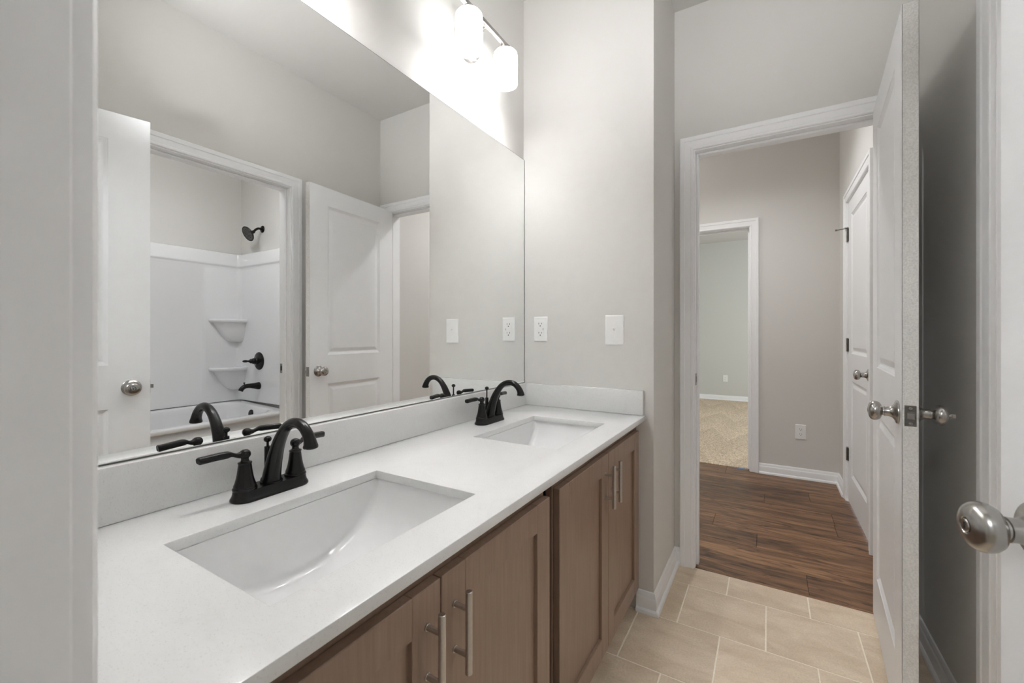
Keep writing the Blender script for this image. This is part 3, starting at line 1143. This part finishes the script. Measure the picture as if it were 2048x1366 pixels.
# ------------------------------------------------------------------ outlets and switches
def plate_root(name, label, cat, cx, y, cz, w_, h_):
    """wall plate on a wall that looks towards -y"""
    r = thing(name, label, cat, (cx, y, cz))
    mb = MB()
    mb.loft([[(sx * (w_ / 2 - a), -t, sz * (h_ / 2 - a)) for sx, sz in ((-1, -1), (1, -1), (1, 1), (-1, 1))]
             for a, t in ((0, 0), (0, .0025), (.0015, .0045), (.004, .0055))], True, False, True)
    mb.build('cover_plate', M['plastic'], r, 20)
    return r


def sockets(parent, zs, y):
    for z in zs:
        MB().box(-.0085, -.0062, y - .0004, y + .001, z + .0005, z + .0085).build('slot', M['slot'], parent)
        MB().box(.0062, .0082, y - .0004, y + .001, z + .0010, z + .0080).build('slot', M['slot'], parent)
        MB().lathe([(.0027, 0), (.0027, .0014), (0, .0014)], (0, y + .001, z - .0065), (0, -1, 0), 12).build('ground_hole', M['slot'], parent)


def duplex(cx, y, cz, label):
    r = plate_root('power_outlet', label, 'outlet', cx, y, cz, .0720, .1160)
    for s in (-1, 1):
        mb = MB()
        pts = []
        for i in range(32):
            a = 2 * PI * i / 32
            pts.append((.0172 * math.cos(a), max(-.0142, min(.0142, .0172 * math.sin(a)))))
        mb.loft([[(px, -.0050, pz + s * .0195) for px, pz in pts], [(px * .98, -.0068, pz * .98 + s * .0195) for px, pz in pts]], True, False, True)
        f_ = mb.build('socket_face', M['plastic'], r, 20)
        sockets(f_, [s * .0195], -.0070)
    mb = MB()
    mb.lathe([(.0030, .005), (.0028, .0062), (0, .0064)], (0, 0, 0), (0, -1, 0), 12)
    mb.build('screw', M['plastic'], r)
    return r


g = plate_root('power_outlet', 'white outlet with test buttons beside the mirror', 'outlet', .0875, YB, 1.1627, .0705, .1156)
mb = MB()
mb.box(-.0165, .0165, -.0072, -.004, -.0335, .0335, .0008, 1)
f_ = mb.build('socket_face', M['plastic'], g)
sockets(f_, [.0215, -.0215], -.0074)
mb = MB()
mb.box(-.0125, -.0005, -.0084, -.007, -.0035, .0035, .0005, 1)
mb.box(.0005, .0125, -.0084, -.007, -.0035, .0035, .0005, 1)
mb.build('test_buttons', M['plastic'], f_)
mb = MB()
mb.box(.0142, .0158, -.0076, -.007, -.0045, .0045)
mb.build('indicator', M['slot'], f_)
for z in (-.048, .048):
    mb = MB()
    mb.lathe([(.0027, .005), (.0024, .0062), (0, .0063)], (0, 0, z), (0, -1, 0), 12)
    mb.build('screw', M['plastic'], g)

sw = plate_root('light_switch', 'white toggle light switch near the corner of the end wall', 'light switch', .4406, YB, 1.1564, .0800, .1262)
mb = MB()
mb.box(-.0050, .0050, -.0062, -.005, -.0120, .0120, .0004, 1)
tg = mb.build('toggle_frame', M['plastic'], sw)
mb = MB()
mb.loft([[(-.0036, -.005, -.004), (.0036, -.005, -.004), (.0036, -.005, .008), (-.0036, -.005, .008)],
         [(-.0030, -.018, .0075), (.0030, -.018, .0075), (.0030, -.0165, .0125), (-.0030, -.0165, .0125)]], True, False, True)
mb.build('toggle', M['plastic'], tg, 20)
for z in (-.030, .030):
    mb = MB()
    mb.lathe([(.0032, .005), (.0028, .0064), (0, .0066)], (0, 0, z), (0, -1, 0), 12)
    mb.build('screw', M['plastic'], sw)

duplex(1.2230, YH, .3680, 'white duplex outlet low on the hall back wall')
duplex(.3660, 8.232, .3760, 'small white outlet on the far wall of the carpeted room')

# strip of painter's tape left on the hall floor
tp = MB()
tp.loft([[(.742, 4.100, .0006), (.856, 4.091, .0006), (.858, 4.112, .0006), (.760, 4.1175, .0006)], [(.742, 4.100, .0014), (.856, 4.091, .0014), (.858, 4.112, .0014), (.760, 4.1175, .0014)]], True, True, True)
tag(tp.build('masking_tape', M['tape']), 'scrap of blue masking tape on the planks at the edge of the carpet', 'tape')

# ------------------------------------------------------------------ tub room
XB, YE = 3.4150, 2.2110        # faces of the surround: back and faucet end
YF = 0.610                     # other end
XF = 2.640                     # open front edge


def surround():
    root = thing('tub_surround', 'glossy white moulded wall panels around the bathtub, seen in the mirror', 'shower surround', (XB, YE, .50))
    # plan, walking from front of the far end to the front of the faucet end; inward normals
    R = .050
    plan = [(XF, YF, 0, 1), (XB - R, YF, 0, 1)]
    for k in range(1, 8):
        a = -PI / 2 + (PI / 2) * k / 8
        plan.append((XB - R + R * math.cos(a), YF + R + R * math.sin(a), -math.cos(a), -math.sin(a)))
    plan.append((XB, YF + R, -1, 0))
    ys = [0.93, 0.945, 1.88, 1.895, 1.905, 1.920]
    for y in ys:
        plan.append((XB, y, -1, 0))
    plan.append((XB, YE - R, -1, 0))
    for k in range(1, 8):
        a = (PI / 2) * k / 8
        plan.append((XB - R + R * math.cos(a), YE - R + R * math.sin(a), -math.cos(a), -math.sin(a)))
    plan += [(XB - R, YE, 0, -1), (XF, YE, 0, -1)]
    zs = [(.500, 0), (.552, 0), (.566, 0), (1.735, 0), (1.752, 0), (1.774, .0005), (1.782, .004), (1.788, .010), (1.794, .0125), (1.800, .0125), (1.900, .0100), (1.906, .0080), (1.9090, .003), (1.9095, -.03)]
    loops = []
    for zi, (z, off) in enumerate(zs):
        lp = []
        for (x, y, nx, ny) in plan:
            o_ = off
            if nx == -1 and .94 < y < 1.9 and 2 <= zi <= 3:
                o_ = -.010      # recessed middle panel
            lp.append((x + nx * o_ - XB, y + ny * o_ - YE, z - .50))
        loops.append(lp)
    mb = MB()
    mb.loft(loops, False)
    mb.build('wall_panel', M['acrylic'], root, 40)
    for zt in (1.283, .828):
        mb = MB()
        def quarter(a, b, z, n=20):
            # quarter ellipse in the corner, with the corner point
            pts = [(.0, .0, z)]
            for i in range(n + 1):
                t = PI / 2 * i / n
                c_, s_ = math.cos(t) ** .8, math.sin(t) ** .8
                pts.append((-b * c_, -a * s_, z))
            return pts
        A, Bx = .275, .135
        secs = [(.92, .0), (.965, -.0005), (.990, -.004), (1.0, -.011), (1.0, -.019), (.988, -.027), (.955, -.033), (.87, -.039), (.79, -.07), (.71, -.11), (.61, -.155), (.49, -.195), (.37, -.216), (.05, -.224)]
        mb.loft([quarter(A * k, Bx * (k if i < 7 else k * .92), zt - .50 + dz) for i, (k, dz) in enumerate(secs)], True, True, True)
        mb.build('shelf', M['acrylic'], root, 50)
    mb = MB()
    mb.tube([(XF - XB, -.0005, .003), (-.05, -.0005, .003), (-.0150, -.0150, .003), (-.0005, -.05, .003), (-.0005, YF - YE + .05, .003)], .0022, 8)
    sl = mb.build('caulk_line', M['silicone'], root)
    sl['label'] = 'dark seam above the tub rim'


surround()


def rrect(x0, x1, y0, y1, r, z, n=6):
    pts = []
    for cx, cy, a0 in ((x1 - r, y1 - r, 0), (x0 + r, y1 - r, PI / 2), (x0 + r, y0 + r, PI), (x1 - r, y0 + r, 1.5 * PI)):
        for i in range(n + 1):
            a = a0 + PI / 2 * i / n
            pts.append((cx + r * math.cos(a), cy + r * math.sin(a), z))
    return pts


def tub():
    X0, X1, Y0, Y1 = 2.605, 3.4125, YF, YE - .0005
    t = thing('bathtub', 'white bathtub seen in the mirror through the tub room doorway', 'bathtub', (X0, Y0, 0))
    def T(pts, zf):
        return [(x - X0, y - Y0, zf(x, z)) for x, y, z in pts]
    tilt = lambda x, z: z + .030 * (x - X0) / (X1 - X0)
    mb = MB()
    L = []
    for (ins, r, z) in ((.002, .006, .440), (0, .008, .447), (0, .010, .456), (.003, .012, .464), (.010, .014, .4685), (.03, .02, .470)):
        L.append(T(rrect(X0 + ins, X1 - min(ins, .002), Y0 + min(ins, .002), Y1 - min(ins, .002), r, z), tilt))
    ix0, ix1, iy0, iy1 = X0 + .088, X1 - .050, Y0 + .075, Y1 - .085
    for (ins, r, z) in ((-.022, .13, .470), (-.010, .13, .4680), (-.003, .13, .4620), (.002, .13, .452), (.010, .13, .42), (.035, .13, .25), (.060, .12, .14), (.10, .10, .115), (.2, .06, .11)):
        L.append(T(rrect(ix0 + ins, ix1 - ins, iy0 + ins * 1.6, iy1 - ins, r, z), tilt))
    mb.loft(L, True, False, True)
    mb.build('basin', M['acrylic'], t, 50)
    # apron: recessed under the lip, swelling forward below an arched line
    mb = MB()
    rows = []
    nz, ny = 22, 40
    for i in range(ny + 1):
        y = Y0 + (Y1 - Y0) * i / ny
        u = abs(2 * i / ny - 1)
        arch = .418 - .085 * u ** 2.2
        row = []
        for k in range(nz + 1):
            z = .444 * k / nz
            dep = .034 * smoothstep(arch - .030, arch + .004, z)
            row.append((.004 + dep, y - Y0, z))
        rows.append(row)
    mb.loft(rows, False)
    mb.build('apron', M['acrylic'], t, 60)
    mb = MB()
    ox, oy, oz = 3.03 - X0, Y1 - .085 - .012 - Y0, .418
    mb.lathe([(.036, -.004), (.036, .004), (.033, .008), (.0, .010)], (ox, oy, oz), (0, -1, .12), 28)
    ov = mb.build('overflow_cover', M['black'], t)
    ov['label'] = 'round black overflow cover'


tub()

XV = 3.0780
# shower head
s = thing('shower_head', 'black shower head on a bent arm high on the tub room wall', 'shower head', (XV, YD, 2.127))
mb = MB()
mb.lathe([(.0335, 0), (.0335, .003), (.030, .0075), (.020, .011), (.012, .013), (.0, .013)], (0, 0, 0), (0, -1, 0), 32)
mb.build('flange', M['black'], s)
arm = spline([(0, 0, 0), (0, -.025, .0005), (0, -.042, -.002), (0, -.057, -.011), (0, -.071, -.025), (0, -.082, -.040)], 5)
mb = MB()
mb.tube(arm, .0105, 18, side=(1, 0, 0))
mb.build('arm', M['black'], s)
dv = Vector((0, -.87, -.49)).normalized()
o_ = Vector((0, -.078, -.038))
mb = MB()
mb.lathe([(.0125, 0), (.0150, .003), (.0150, .010), (.0120, .012), (.0150, .015), (.0175, .021), (.0150, .028), (.0180, .032), (.030, .036), (.050, .043), (.0640, .053), (.0690, .060), (.0700, .0640), (.0685, .0670), (.0620, .0672), (.060, .0655), (0, .0655)],
         o_, dv, 40)
hd = mb.build('head', M['black'], s)
mb = MB()
u_ = Vector((1, 0, 0)); v_ = dv.cross(u_)
for ring, cnt in ((.010, 6), (.022, 12), (.034, 18), (.046, 24), (.055, 28)):
    for k in range(cnt):
        a = 2 * PI * k / cnt
        mb.lathe([(.0021, .0650), (.0018, .0672), (0, .0674)], o_ + u_ * ring * math.cos(a) + v_ * ring * math.sin(a), dv, 6)
mb.build('nozzles', M['nickel_dark'], hd)

v = thing('tub_valve', 'round black shower valve with a lever, between the shower head and the tub spout', 'valve', (XV, YE, .8895))
mb = MB()
mb.lathe([(.0830, 0), (.0830, .0025), (.0800, .0060), (.0680, .0095), (.0660, .0120), (.0500, .0150), (.0360, .0200), (.0, .0205)], (0, 0, 0), (0, -1, 0), 44)
mb.build('escutcheon', M['black'], v)
mb = MB()
mb.lathe([(.0300, .016), (.0300, .032), (.0270, .036), (.0250, .040), (.0270, .044), (.0270, .056), (.0225, .060), (.0205, .068), (.0215, .076), (.0160, .084), (.0105, .092), (.0075, .100), (.0085, .107), (.0115, .114), (.0115, .132), (.0080, .142), (.004, .148), (0, .149)],
         (0, 0, 0), (0, -1, .03), 28)
mb.build('lever', M['black'], v)

sp = thing('tub_spout', 'black tub spout with a pull knob above the bathtub rim', 'spout', (XV, YE, .659))
mb = MB()
pts = spline([(0, 0, 0, .034, .034), (0, -.012, .0, .0335, .0335), (0, -.045, .003, .0270, .0265), (0, -.085, .007, .0235, .0215), (0, -.120, .006, .0225, .0200), (0, -.143, -.004, .0215, .0200), (0, -.157, -.018, .0195, .0200), (0, -.165, -.033, .0180, .0215)], 4)
mb.tube([p[:3] for p in pts], [(p[3], p[4]) for p in pts], 22, side=(1, 0, 0))
b_ = mb.build('body', M['black'], sp, 45)
mb = MB()
mb.lathe([(.0045, .015), (.0045, .030), (.0085, .033), (.0090, .038), (.0070, .042), (0, .043)], (0, -.132, 0), (0, 0, 1), 16)
mb.build('pull_knob', M['black'], sp)
